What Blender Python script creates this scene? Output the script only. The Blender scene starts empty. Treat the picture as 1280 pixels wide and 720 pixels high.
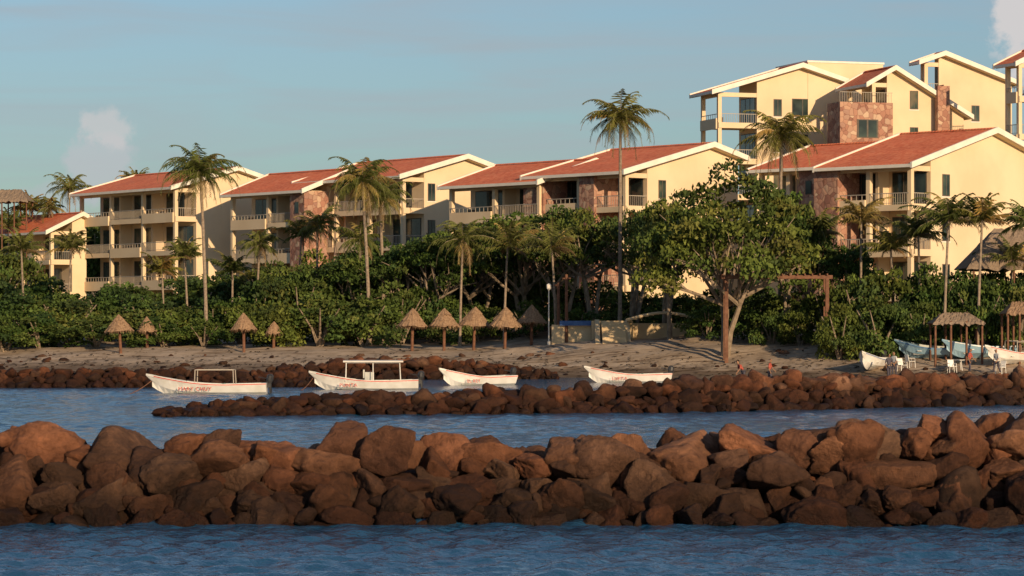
import bpy, math, random
import numpy as np
from mathutils import Vector, Matrix, noise as mn
random.seed(7); rng=np.random.default_rng(7)
F=3630.0; CH=4.17; HV=400.0
def PX(u,d): return (u-640)*d/F
def PZ(v,d): return CH-(v-HV)*d/F
scene=bpy.context.scene
# ------------------------------------------------------------------ materials
def nm(name):
    m=bpy.data.materials.new(name); m.use_nodes=True
    nt=m.node_tree; b=nt.nodes['Principled BSDF']; return m,nt,b
def nd(nt,t,**k):
    n=nt.nodes.new(t)
    for a,v in k.items(): setattr(n,a,v)
    return n
def lk(nt,a,b): nt.links.new(a,b)
def ramp(nt,fac,stops):
    r=nt.nodes.new('ShaderNodeValToRGB'); e=r.color_ramp.elements
    while len(e)>1: e.remove(e[-1])
    e[0].position=stops[0][0]; e[0].color=(*stops[0][1],1)
    for p,c in stops[1:]:
        x=e.new(p); x.color=(*c,1)
    if fac is not None: lk(nt,fac,r.inputs[0])
    return r.outputs[0]
def mul(nt,a,b,fac=1.0,mode='MULTIPLY'):
    m=nt.nodes.new('ShaderNodeMix'); m.data_type='RGBA'; m.blend_type=mode
    if isinstance(fac,(int,float)): m.inputs[0].default_value=fac
    else: lk(nt,fac,m.inputs[0])
    for s,x in ((m.inputs[6],a),(m.inputs[7],b)):
        if isinstance(x,tuple): s.default_value=(*x,1)
        else: lk(nt,x,s)
    return m.outputs[2]
def noisy(name,c1,c2,scale=1.5,rough=0.85,bump=0.0,bscale=20,detail=5,lo=.35,hi=.65,spec=.3):
    m,nt,b=nm(name); tc=nd(nt,'ShaderNodeTexCoord')
    n=nd(nt,'ShaderNodeTexNoise'); n.inputs['Scale'].default_value=scale; n.inputs['Detail'].default_value=detail
    lk(nt,tc.outputs['Object'],n.inputs['Vector'])
    lk(nt,ramp(nt,n.outputs['Fac'],[(lo,c1),(hi,c2)]),b.inputs['Base Color'])
    b.inputs['Roughness'].default_value=rough; b.inputs['Specular IOR Level'].default_value=spec
    if bump:
        n2=nd(nt,'ShaderNodeTexNoise'); n2.inputs['Scale'].default_value=bscale; lk(nt,tc.outputs['Object'],n2.inputs['Vector'])
        bp=nd(nt,'ShaderNodeBump'); bp.inputs['Strength'].default_value=bump; bp.inputs['Distance'].default_value=.05
        lk(nt,n2.outputs['Fac'],bp.inputs['Height']); lk(nt,bp.outputs[0],b.inputs['Normal'])
    return m
M={}
M['stucco']=noisy('stucco_cream',(.68,.525,.34),(.76,.605,.405),.3,.9,.12,8,detail=6,spec=.2)
M['trim']=noisy('trim_white',(.74,.68,.58),(.82,.77,.67),1.2,.8)
M['rail']=noisy('rail_metal',(.35,.31,.26),(.42,.37,.3),3,.6)
M['frame']=noisy('frame_dark',(.09,.07,.05),(.13,.10,.08),3,.6)
M['white']=noisy('boat_white',(.66,.64,.58),(.82,.81,.77),1.3,.35,detail=8)
M['teal']=noisy('boat_light_blue',(.22,.38,.50),(.32,.48,.58),1.3,.4,detail=8)
M['boatin']=noisy('boat_inside',(.40,.42,.40),(.55,.55,.5),2,.6)
M['red']=noisy('paint_red',(.5,.05,.03),(.55,.08,.05),3,.5)
M['blue']=noisy('paint_blue',(.03,.09,.26),(.05,.13,.32),3,.5)
M['black']=noisy('black_plastic',(.02,.02,.025),(.05,.05,.05),5,.4)
M['wood']=noisy('timber',(.12,.055,.032),(.20,.095,.055),4,.8)
M['tan']=noisy('tan_render',(.56,.42,.25),(.64,.50,.31),1,.9,.2,8)
M['netg']=noisy('green_netting',(.12,.22,.18),(.25,.34,.30),5,.9)
M['bark']=noisy('bark',(.17,.13,.09),(.32,.25,.18),3,.95,.6,12)
M['palmbark']=noisy('palm_bark',(.20,.15,.11),(.33,.26,.19),5,.95,.6,14)
M['thatch']=noisy('thatch',(.20,.12,.07),(.38,.25,.15),7,.95,.8,25,lo=.3,hi=.7)
M['thatch2']=noisy('thatch_grey',(.19,.14,.10),(.32,.24,.17),7,.95,.8,25,lo=.3,hi=.7)
M['skin']=noisy('skin',(.28,.15,.09),(.32,.18,.11),5,.6)
M['cloth_a']=noisy('cloth_dark',(.05,.05,.07),(.09,.08,.10),5,.9)
M['cloth_b']=noisy('cloth_red',(.35,.07,.05),(.42,.1,.07),5,.9)
M['cloth_c']=noisy('cloth_light',(.5,.5,.48),(.6,.6,.58),5,.9)
M['hair']=noisy('hair',(.015,.012,.01),(.03,.02,.02),5,.7)
def glass():
    m,nt,b=nm('window_glass'); tc=nd(nt,'ShaderNodeTexCoord')
    n=nd(nt,'ShaderNodeTexNoise'); n.inputs['Scale'].default_value=.45; lk(nt,tc.outputs['Object'],n.inputs['Vector'])
    lk(nt,ramp(nt,n.outputs['Fac'],[(.4,(.012,.02,.02)),(.6,(.05,.075,.06)),(.7,(.14,.12,.08))]),b.inputs['Base Color'])
    b.inputs['Roughness'].default_value=.12; return m
M['glass']=glass()
def tile():
    m,nt,b=nm('clay_roof_tile'); tc=nd(nt,'ShaderNodeTexCoord')
    w=nd(nt,'ShaderNodeTexWave',wave_type='BANDS',bands_direction='X'); w.inputs['Scale'].default_value=.95; w.inputs['Distortion'].default_value=.3
    w2=nd(nt,'ShaderNodeTexWave',wave_type='BANDS',bands_direction='Y',wave_profile='SAW'); w2.inputs['Scale'].default_value=.7; w2.inputs['Distortion'].default_value=.3
    for x in (w,w2): lk(nt,tc.outputs['Object'],x.inputs['Vector'])
    n=nd(nt,'ShaderNodeTexNoise'); n.inputs['Scale'].default_value=2.5; n.inputs['Detail'].default_value=8; lk(nt,tc.outputs['Object'],n.inputs['Vector'])
    n2=nd(nt,'ShaderNodeTexNoise'); n2.inputs['Scale'].default_value=.3; lk(nt,tc.outputs['Object'],n2.inputs['Vector'])
    c=ramp(nt,n.outputs['Fac'],[(.3,(.70,.145,.05)),(.5,(.86,.22,.085)),(.7,(.90,.33,.15))])
    c=mul(nt,c,ramp(nt,w.outputs['Fac'],[(0,(.8,.72,.68)),(.5,(1,1,1))]))
    c=mul(nt,c,ramp(nt,n2.outputs['Fac'],[(.35,(.85,.82,.82)),(.65,(1.0,1.0,1.0))]))
    lk(nt,c,b.inputs['Base Color']); b.inputs['Roughness'].default_value=.8
    a=nd(nt,'ShaderNodeMath',operation='ADD'); lk(nt,w.outputs['Fac'],a.inputs[0]); lk(nt,w2.outputs['Fac'],a.inputs[1])
    bp=nd(nt,'ShaderNodeBump'); bp.inputs['Strength'].default_value=.5; bp.inputs['Distance'].default_value=.05
    lk(nt,a.outputs[0],bp.inputs['Height']); lk(nt,bp.outputs[0],b.inputs['Normal']); return m
M['tile']=tile()
def stone():
    m,nt,b=nm('stone_cladding'); tc=nd(nt,'ShaderNodeTexCoord')
    v=nd(nt,'ShaderNodeTexVoronoi'); v.inputs['Scale'].default_value=1.9; lk(nt,tc.outputs['Object'],v.inputs['Vector'])
    e=nd(nt,'ShaderNodeTexVoronoi',feature='DISTANCE_TO_EDGE'); e.inputs['Scale'].default_value=1.9; lk(nt,tc.outputs['Object'],e.inputs['Vector'])
    s=nd(nt,'ShaderNodeSeparateColor'); lk(nt,v.outputs['Color'],s.inputs[0])
    c=ramp(nt,s.outputs[0],[(0,(.24,.11,.08)),(.35,(.38,.19,.13)),(.6,(.47,.28,.19)),(.8,(.31,.17,.13)),(1,(.55,.39,.27))])
    c=mul(nt,c,ramp(nt,e.outputs['Distance'],[(0,(.5,.45,.42)),(.06,(1,1,1))]))
    lk(nt,c,b.inputs['Base Color']); b.inputs['Roughness'].default_value=.9
    bp=nd(nt,'ShaderNodeBump'); bp.inputs['Strength'].default_value=.6; bp.inputs['Distance'].default_value=.08
    lk(nt,e.outputs['Distance'],bp.inputs['Height']); lk(nt,bp.outputs[0],b.inputs['Normal']); return m
M['stone']=stone()
def leaf(name,tint):
    m,nt,b=nm(name)
    at=nd(nt,'ShaderNodeVertexColor',layer_name='Col')
    oi=nd(nt,'ShaderNodeObjectInfo')
    c=mul(nt,at.outputs['Color'],tint)
    c=mul(nt,c,ramp(nt,oi.outputs['Random'],[(0,(.6,.72,.65)),(.35,(.9,.95,.8)),(.7,(1,1,1)),(1,(1.35,1.1,.85))]))
    lk(nt,c,b.inputs['Base Color']); b.inputs['Roughness'].default_value=.7; b.inputs['Specular IOR Level'].default_value=.15
    return m
M['leaf']=leaf('foliage',(.93,.88,.84)); M['frond']=leaf('palm_frond',(1.1,1.02,.95))
def rockmat():
    m,nt,b=nm('boulder_rock'); at=nd(nt,'ShaderNodeVertexColor',layer_name='Col')
    g=nd(nt,'ShaderNodeNewGeometry'); sp=nd(nt,'ShaderNodeSeparateXYZ'); lk(nt,g.outputs['Position'],sp.inputs[0])
    n=nd(nt,'ShaderNodeTexNoise'); n.inputs['Scale'].default_value=3.4; n.inputs['Detail'].default_value=8; n.inputs['Roughness'].default_value=.76; lk(nt,g.outputs['Position'],n.inputs['Vector'])
    n1=nd(nt,'ShaderNodeTexNoise'); n1.inputs['Scale'].default_value=.8; n1.inputs['Detail'].default_value=3; lk(nt,g.outputs['Position'],n1.inputs['Vector'])
    mm=nd(nt,'ShaderNodeMath',operation='MULTIPLY_ADD'); lk(nt,n1.outputs['Fac'],mm.inputs[0]); mm.inputs[1].default_value=1.6; lk(nt,sp.outputs['Z'],mm.inputs[2])
    c=mul(nt,at.outputs['Color'],ramp(nt,n.outputs['Fac'],[(.32,(.40,.37,.36)),(.46,(.84,.82,.80)),(.58,(1.1,1.08,1.05)),(.68,(1.55,1.45,1.32))]))
    dv=nd(nt,'ShaderNodeMath',operation='DIVIDE'); lk(nt,mm.outputs[0],dv.inputs[0]); dv.inputs[1].default_value=4
    wet=ramp(nt,dv.outputs[0],[(1.05/4,(.13,.115,.105)),(1.6/4,(.27,.24,.22)),(2.1/4,(.5,.47,.45)),(2.75/4,(1.0,.98,.95))])
    c=mul(nt,c,wet); lk(nt,c,b.inputs['Base Color'])
    ro=nd(nt,'ShaderNodeMapRange'); lk(nt,mm.outputs[0],ro.inputs[0]); ro.inputs[1].default_value=.8; ro.inputs[2].default_value=1.6; ro.inputs[3].default_value=.45; ro.inputs[4].default_value=.92
    lk(nt,ro.outputs[0],b.inputs['Roughness']); b.inputs['Specular IOR Level'].default_value=.22
    bp=nd(nt,'ShaderNodeBump'); bp.inputs['Strength'].default_value=1; bp.inputs['Distance'].default_value=.16
    lk(nt,n.outputs['Fac'],bp.inputs['Height']); lk(nt,bp.outputs[0],b.inputs['Normal']); return m
M['rock']=rockmat()
def sandmat():
    m,nt,b=nm('beach_sand'); g=nd(nt,'ShaderNodeNewGeometry'); sp=nd(nt,'ShaderNodeSeparateXYZ'); lk(nt,g.outputs['Position'],sp.inputs[0])
    n=nd(nt,'ShaderNodeTexNoise'); n.inputs['Scale'].default_value=.35; n.inputs['Detail'].default_value=7; n.inputs['Roughness'].default_value=.7; lk(nt,g.outputs['Position'],n.inputs['Vector'])
    c=ramp(nt,n.outputs['Fac'],[(.3,(.25,.19,.135)),(.45,(.40,.31,.225)),(.65,(.50,.40,.30))])
    zz=nd(nt,'ShaderNodeMath',operation='MULTIPLY_ADD'); lk(nt,n.outputs['Fac'],zz.inputs[0]); zz.inputs[1].default_value=.8; lk(nt,sp.outputs['Z'],zz.inputs[2])
    dv=nd(nt,'ShaderNodeMath',operation='DIVIDE'); lk(nt,zz.outputs[0],dv.inputs[0]); dv.inputs[1].default_value=8
    w=ramp(nt,dv.outputs[0],[(.05,(.36,.34,.32)),(.11,(.5,.47,.45)),(.15,(1,1,1)),(.48,(1,1,1)),(.56,(.3,.4,.22))])
    c=mul(nt,c,w)
    mp=nd(nt,'ShaderNodeMapping'); mp.inputs['Scale'].default_value=(.25,1.6,1); lk(nt,g.outputs['Position'],mp.inputs[0])
    n3=nd(nt,'ShaderNodeTexNoise'); n3.inputs['Scale'].default_value=1.2; n3.inputs['Detail'].default_value=6; lk(nt,mp.outputs[0],n3.inputs['Vector'])
    c=mul(nt,c,ramp(nt,n3.outputs['Fac'],[(.36,(.45,.4,.36)),(.45,(1,1,1))]))
    lk(nt,c,b.inputs['Base Color']); b.inputs['Roughness'].default_value=.95; b.inputs['Specular IOR Level'].default_value=.1
    bp=nd(nt,'ShaderNodeBump'); bp.inputs['Strength'].default_value=.7; bp.inputs['Distance'].default_value=.2
    lk(nt,n.outputs['Fac'],bp.inputs['Height']); lk(nt,bp.outputs[0],b.inputs['Normal']); return m
M['sand']=sandmat()
def watermat():
    m,nt,b=nm('sea_water'); g=nd(nt,'ShaderNodeNewGeometry')
    b.inputs['Base Color'].default_value=(.016,.075,.155,1); b.inputs['Roughness'].default_value=.1; b.inputs['IOR'].default_value=1.33
    mp=nd(nt,'ShaderNodeMapping'); mp.inputs['Scale'].default_value=(1,.8,1); lk(nt,g.outputs['Position'],mp.inputs[0])
    n=nd(nt,'ShaderNodeTexNoise'); n.inputs['Scale'].default_value=4.6; n.inputs['Detail'].default_value=3; n.inputs['Roughness'].default_value=.6; n.inputs['Distortion'].default_value=.4; lk(nt,mp.outputs[0],n.inputs['Vector'])
    bp=nd(nt,'ShaderNodeBump'); bp.inputs['Strength'].default_value=1; bp.inputs['Distance'].default_value=.07
    lk(nt,n.outputs['Fac'],bp.inputs['Height']); lk(nt,bp.outputs[0],b.inputs['Normal']); return m
M['water']=watermat()
# ------------------------------------------------------------------ mesh helpers
def mesh(name,V,Fc,mats,mi=None,smooth=False,col=None):
    me=bpy.data.meshes.new(name)
    if isinstance(Fc,np.ndarray):
        V=np.asarray(V,dtype=np.float32); k=Fc.shape[1]; n=len(Fc)
        me.vertices.add(len(V)); me.vertices.foreach_set('co',V.ravel())
        me.loops.add(n*k); me.loops.foreach_set('vertex_index',Fc.ravel().astype(np.int32))
        me.polygons.add(n); me.polygons.foreach_set('loop_start',np.arange(0,n*k,k,dtype=np.int32))
        me.polygons.foreach_set('loop_total',np.full(n,k,dtype=np.int32)); me.update(calc_edges=True)
    else:
        me.from_pydata([tuple(v) for v in V],[],Fc); me.update()
    for m in mats: me.materials.append(M[m])
    if mi is not None: me.polygons.foreach_set('material_index',np.asarray(mi,dtype=np.int32))
    if smooth: me.polygons.foreach_set('use_smooth',np.ones(len(me.polygons),dtype=bool))
    if col is not None:
        a=me.color_attributes.new('Col','FLOAT_COLOR','POINT')
        c=np.ones((len(V),4),dtype=np.float32); c[:,:3]=col; a.data.foreach_set('color',c.ravel())
    return me
def obj(name,me,loc=(0,0,0),rot=(0,0,0),sc=(1,1,1),parent=None):
    o=bpy.data.objects.new(name,me); scene.collection.objects.link(o)
    o.location=loc; o.rotation_euler=rot; o.scale=sc if not isinstance(sc,(int,float)) else (sc,)*3
    if parent: o.parent=parent
    return o
def empty(name,loc=(0,0,0),rot=(0,0,0)):
    o=obj(name,None,loc,rot); o.empty_display_size=.5; return o
class G:
    def __init__(s): s.v=[]; s.f=[]
    def box(s,x0,x1,y0,y1,z0,z1):
        b=len(s.v); s.v+=[(x,y,z) for z in(z0,z1) for y in(y0,y1) for x in(x0,x1)]
        s.f+=[tuple(b+i for i in q) for q in((0,2,3,1),(4,5,7,6),(0,1,5,4),(2,6,7,3),(0,4,6,2),(1,3,7,5))]
    def ext(s,prof,x0,x1):
        b=len(s.v); n=len(prof)
        s.v+=[(x0,y,z) for y,z in prof]+[(x1,y,z) for y,z in prof]
        s.f+=[tuple(b+i for i in range(n))[::-1],tuple(b+n+i for i in range(n))]
        s.f+=[(b+i,b+(i+1)%n,b+n+(i+1)%n,b+n+i) for i in range(n)]
    def tube(s,pts,rad,k=6,cap=True):
        pts=[Vector(p) for p in pts]; b=len(s.v)
        for i,p in enumerate(pts):
            t=(pts[min(i+1,len(pts)-1)]-pts[max(i-1,0)]).normalized()
            a=t.orthogonal().normalized() if abs(t.z)<.9 else Vector((1,0,0)); a=(a-t*a.dot(t)).normalized(); c=t.cross(a)
            for j in range(k):
                q=2*math.pi*j/k; s.v.append(tuple(p+(a*math.cos(q)+c*math.sin(q))*rad[i]))
        for i in range(len(pts)-1):
            for j in range(k): s.f.append((b+i*k+j,b+i*k+(j+1)%k,b+(i+1)*k+(j+1)%k,b+(i+1)*k+j))
        if cap:
            s.f.append(tuple(b+j for j in range(k))[::-1]); s.f.append(tuple(b+(len(pts)-1)*k+j for j in range(k)))
    def out(s,name,mat,parent=None,smooth=False,**k):
        if s.v: return obj(name,mesh(name,s.v,s.f,[mat],smooth=smooth),parent=parent,**k)
# ------------------------------------------------------------------ terrain
def lerp(x,a,b):
    return float(np.interp(x,a,b))
def ys(x): return lerp(x,[-300,-60,-10,12,30,60,300],[260,236,218,206,197,190,170])
def gz(x,y):
    s=y-ys(x)
    z=lerp(s,[-60,-10,0,8,18,30,45,70,110,400],[-4,-.8,0,.75,1.7,2.2,2.8,4,7,12])
    r=lerp(x,[-2,8,30,80],[0,.6,1,1.0])
    z+=r*lerp(s,[5,14,22,40,60,90],[0,.75,1.15,1.25,3.2,7])
    if s>2: z+=.25*mn.noise(Vector((x*.15,y*.25,0)))*min(1,(s-2)/6)+.08*mn.noise(Vector((x*.8,y*.9,3)))
    return z
def terrain():
    xs=np.unique(np.concatenate([np.arange(-60,61,.8),np.arange(-150,151,5),np.linspace(-2500,2500,26)]))
    yy=np.unique(np.concatenate([np.arange(185,260,.8),np.arange(150,400,6),np.linspace(120,4000,25)]))
    V=[(x,y,gz(x,y)) for y in yy for x in xs]; nx=len(xs)
    Fc=np.array([(j*nx+i,j*nx+i+1,(j+1)*nx+i+1,(j+1)*nx+i) for j in range(len(yy)-1) for i in range(nx-1)])
    obj('beach_ground',mesh('beach_ground',V,Fc,['sand'],smooth=True))
terrain()
def water():
    xs=np.unique(np.concatenate([np.arange(-34,34.01,.14),np.arange(-80,81,3),np.linspace(-3000,3000,21)]))
    yy=np.unique(np.concatenate([np.arange(40,72,.12),np.arange(72,182,.3),np.arange(182,240,3.0),np.linspace(-500,40,8),np.linspace(240,300,3)]))
    X,Y=np.meshgrid(xs,yy); Z=np.zeros_like(X)
    r=np.random.default_rng(3)
    for i in range(44):
        lam=r.uniform(.45,1.1) if i%4 else r.uniform(1.1,2.2); a=.0078*lam**.85; th=r.normal(-1.2,.8); k=2*math.pi/lam
        ph=k*(X*math.cos(th)+Y*math.sin(th))+r.uniform(0,6.28)+1.1*np.sin(X*.35*r.uniform(.5,1.5)+Y*.27*r.uniform(-1.5,1.5))
        amp=a*np.clip((80-Y)/12,0,1) if lam<.9 else a
        Z+=amp*(np.sin(ph)+.25*np.sin(2*ph))*(.7+.5*np.sin(X*r.uniform(.1,.5)+Y*r.uniform(.1,.5)+i))
    Z*=np.clip((184-Y)/15,0,1)*np.clip((Y-38)/4,0,1)*np.clip((35-abs(X))/3,0,1)
    nx=len(xs); I=np.arange(nx*(len(yy))).reshape(len(yy),nx)
    Fc=np.stack([I[:-1,:-1],I[:-1,1:],I[1:,1:],I[1:,:-1]],-1).reshape(-1,4)
    obj('sea_water',mesh('sea_water',np.stack([X,Y,Z],-1).reshape(-1,3),Fc,['water'],smooth=True))
water()
# ------------------------------------------------------------------ rocks
import bmesh
def ico(sub):
    bm=bmesh.new(); bmesh.ops.create_icosphere(bm,subdivisions=sub,radius=1); 
    v=np.array([x.co[:] for x in bm.verts]); f=np.array([[q.index for q in p.verts] for p in bm.faces]); bm.free(); return v,f
ICO={s:ico(s) for s in(3,5)}
def rockvar(sub,seed):
    r=np.random.default_rng(seed); v,f=ICO[sub]; v=v/np.linalg.norm(v,axis=1)[:,None]
    n=r.normal(size=(9,3)); n/=np.linalg.norm(n,axis=1)[:,None]; d=r.uniform(.52,.95,9)
    e=24.
    q=np.maximum(v@n.T,1e-3)/d; rr=1/np.power((q**e).sum(1),1/e); rr=np.minimum(rr,1.22)
    o=np.array([mn.fractal(Vector(p*1.6)+Vector((seed,0,0)),.85,2.1,6) for p in v]); o2=np.array([abs(mn.noise(Vector(p*3.2)+Vector((0,seed,0)))) for p in v])
    rr=rr*(1+.10*o-.07*o2)
    if sub==5:
        o3=np.array([mn.fractal(Vector(p*6)+Vector((seed,5,0)),.7,2.2,4) for p in v]); rr*=1+.03*o3
    return v*rr[:,None]*r.uniform(.72,1.22,3)
RV={3:[rockvar(3,i) for i in range(16)],5:[rockvar(5,50+i) for i in range(14)]}
def rotm(r):
    q=r.normal(size=4); q/=np.linalg.norm(q); w,x,y,z=q
    return np.array([[1-2*(y*y+z*z),2*(x*y-z*w),2*(x*z+y*w)],[2*(x*y+z*w),1-2*(x*x+z*z),2*(y*z-x*w)],[2*(x*z-y*w),2*(y*z+x*w),1-2*(x*x+y*y)]])
def rocks(name,L,seed,tone=(1,1,1)):
    r=np.random.default_rng(seed); Vs=[];Fs=[];Cs=[];b=0
    pal=np.array([(.34,.15,.08),(.27,.12,.065),(.38,.19,.11),(.20,.095,.058),(.31,.15,.085),(.22,.12,.078),(.35,.155,.085),(.29,.17,.11),(.16,.085,.057),(.37,.22,.145)])
    for (x,y,z,s,sub,fl) in L:
        v=RV[sub][r.integers(len(RV[sub]))]; R=rotm(r); p=v@R.T; 
        p=p*np.array([1,1,1/fl])*s; p+=np.array([x,y,z]); Vs.append(p); Fs.append(ICO[sub][1]+b); b+=len(p)
        c=pal[r.integers(len(pal))]*r.uniform(.6,1.1)*np.array(tone); Cs.append(np.tile(c,(len(p),1)))
    return obj(name,mesh(name,np.concatenate(Vs),np.concatenate(Fs),['rock'],smooth=True,col=np.concatenate(Cs)))
def breakwater(name,path,hs,seed,big,small,dens,slope=1.3,hi=3,tone=(1,1,1),crest=.5):
    r=np.random.default_rng(seed); P=np.array(path,float); seg=np.linalg.norm(np.diff(P,axis=0),axis=1); cum=np.concatenate([[0],np.cumsum(seg)]); T=cum[-1]
    L=[]
    def at(t):
        return np.interp(t,cum,P[:,0]),np.interp(t,cum,P[:,1]),np.interp(t,cum,hs)
    def sb(x,s): return 5 if(hi==5 and abs(x)<12.5 and s>.5*big) else 3
    t=0
    while t<T:
        x,y,h=at(t); s=big*r.choice([r.uniform(.42,.7),r.uniform(.75,1.05),r.uniform(1.0,1.25)])*min(1,h/1.2+.25); fl=r.uniform(1.0,1.7)
        top=h+r.uniform(-.26,.10)*big*1.1
        L.append((x,y+r.uniform(-.35,.35)*crest,max(top-s*.8/fl,.0),s,sb(x,s),fl))
        s2=s*r.uniform(.7,1.1)
        L.append((x+r.uniform(-.6,.6),y+crest+big*1.0,max(h-.1-s2*.8+r.uniform(-.25,.12)*big,-.1),s2,3 if s2<.6 else sb(x,s2),1.2))
        t+=s*r.uniform(1.2,1.9)
    # core fill so no daylight or water shows through the mound
    t=0
    while t<T:
        x,y,h=at(t); L.append((x,y+crest*.6,h*.22,max(h*.42,.2),3,1.0)); L.append((x+.2,y-crest-slope*h*.25,h*.1,max(h*.36,.18),3,1.0)); t+=max(h*.45,.25)
    rows=4 if hi==5 else 3
    for k_ in range(rows):
        k=(k_+.5)/rows; t=r.uniform(0,1)
        while t<T:
            x,y,h=at(t); s=(small*k+big*.8*(1-k))*r.uniform(.5,1.3)*min(1,h/1.2+.3)
            z=h*(1-k)*.85-.2*big+r.uniform(-.12,.12); yy=y-crest*.3-slope*k*h+r.uniform(-.15,.15)
            L.append((x,yy,max(z,-s*.35),s,sb(x,s*1.2),r.uniform(1,1.5)))
            if r.random()<.6: L.append((x+s*.8,yy-.15,max(z-s*.3,-.1),s*r.uniform(.3,.5),3,1.2))
            t+=s*r.uniform(1.25,1.85)
    for i in range(int(T*dens*.35)):
        t=r.uniform(0,T); x,y,h=at(t); k=r.uniform(0,1); s=(small*k+big*.75*(1-k))*r.uniform(.5,1.1)
        L.append((x,y+crest+big+slope*k*h,max(h*(1-k)*.8-.25*big,-s*.3),s,3,1.2))
    return rocks(name,L,seed+1,tone)
breakwater('rock_breakwater',[(-30,60.8),(-10.5,61.2),(-3,61.2),(2,61.2),(5,61.2),(8.3,61.2),(30,61.0)],[1.78,1.75,1.78,1.58,1.85,2.08,2.1],14,.80,.38,24,slope=1.15,hi=5)
breakwater('rock_breakwater',[(-15.2,125.4),(-13,126.5),(-8,128.5),(2,131),(8,133.5),(15,138),(25,145),(60,160)],[.3,.65,.9,1.1,1.6,1.6,1.6,1.7],21,.66,.40,16,slope=1.5,tone=(.95,.88,.85))
breakwater('rock_breakwater',[(-60,180),(-32,180),(-22,181),(-14,182),(-11,182)],[1.2,1.15,1.2,1.0,.3],31,.58,.38,12,slope=1.5,tone=(.8,.74,.72))
breakwater('rock_breakwater',[(-17,205),(-10,205),(-3,206),(3,206)],[.9,1.6,1.4,.5],41,.6,.38,12,slope=1.5,tone=(.85,.8,.76))
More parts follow.
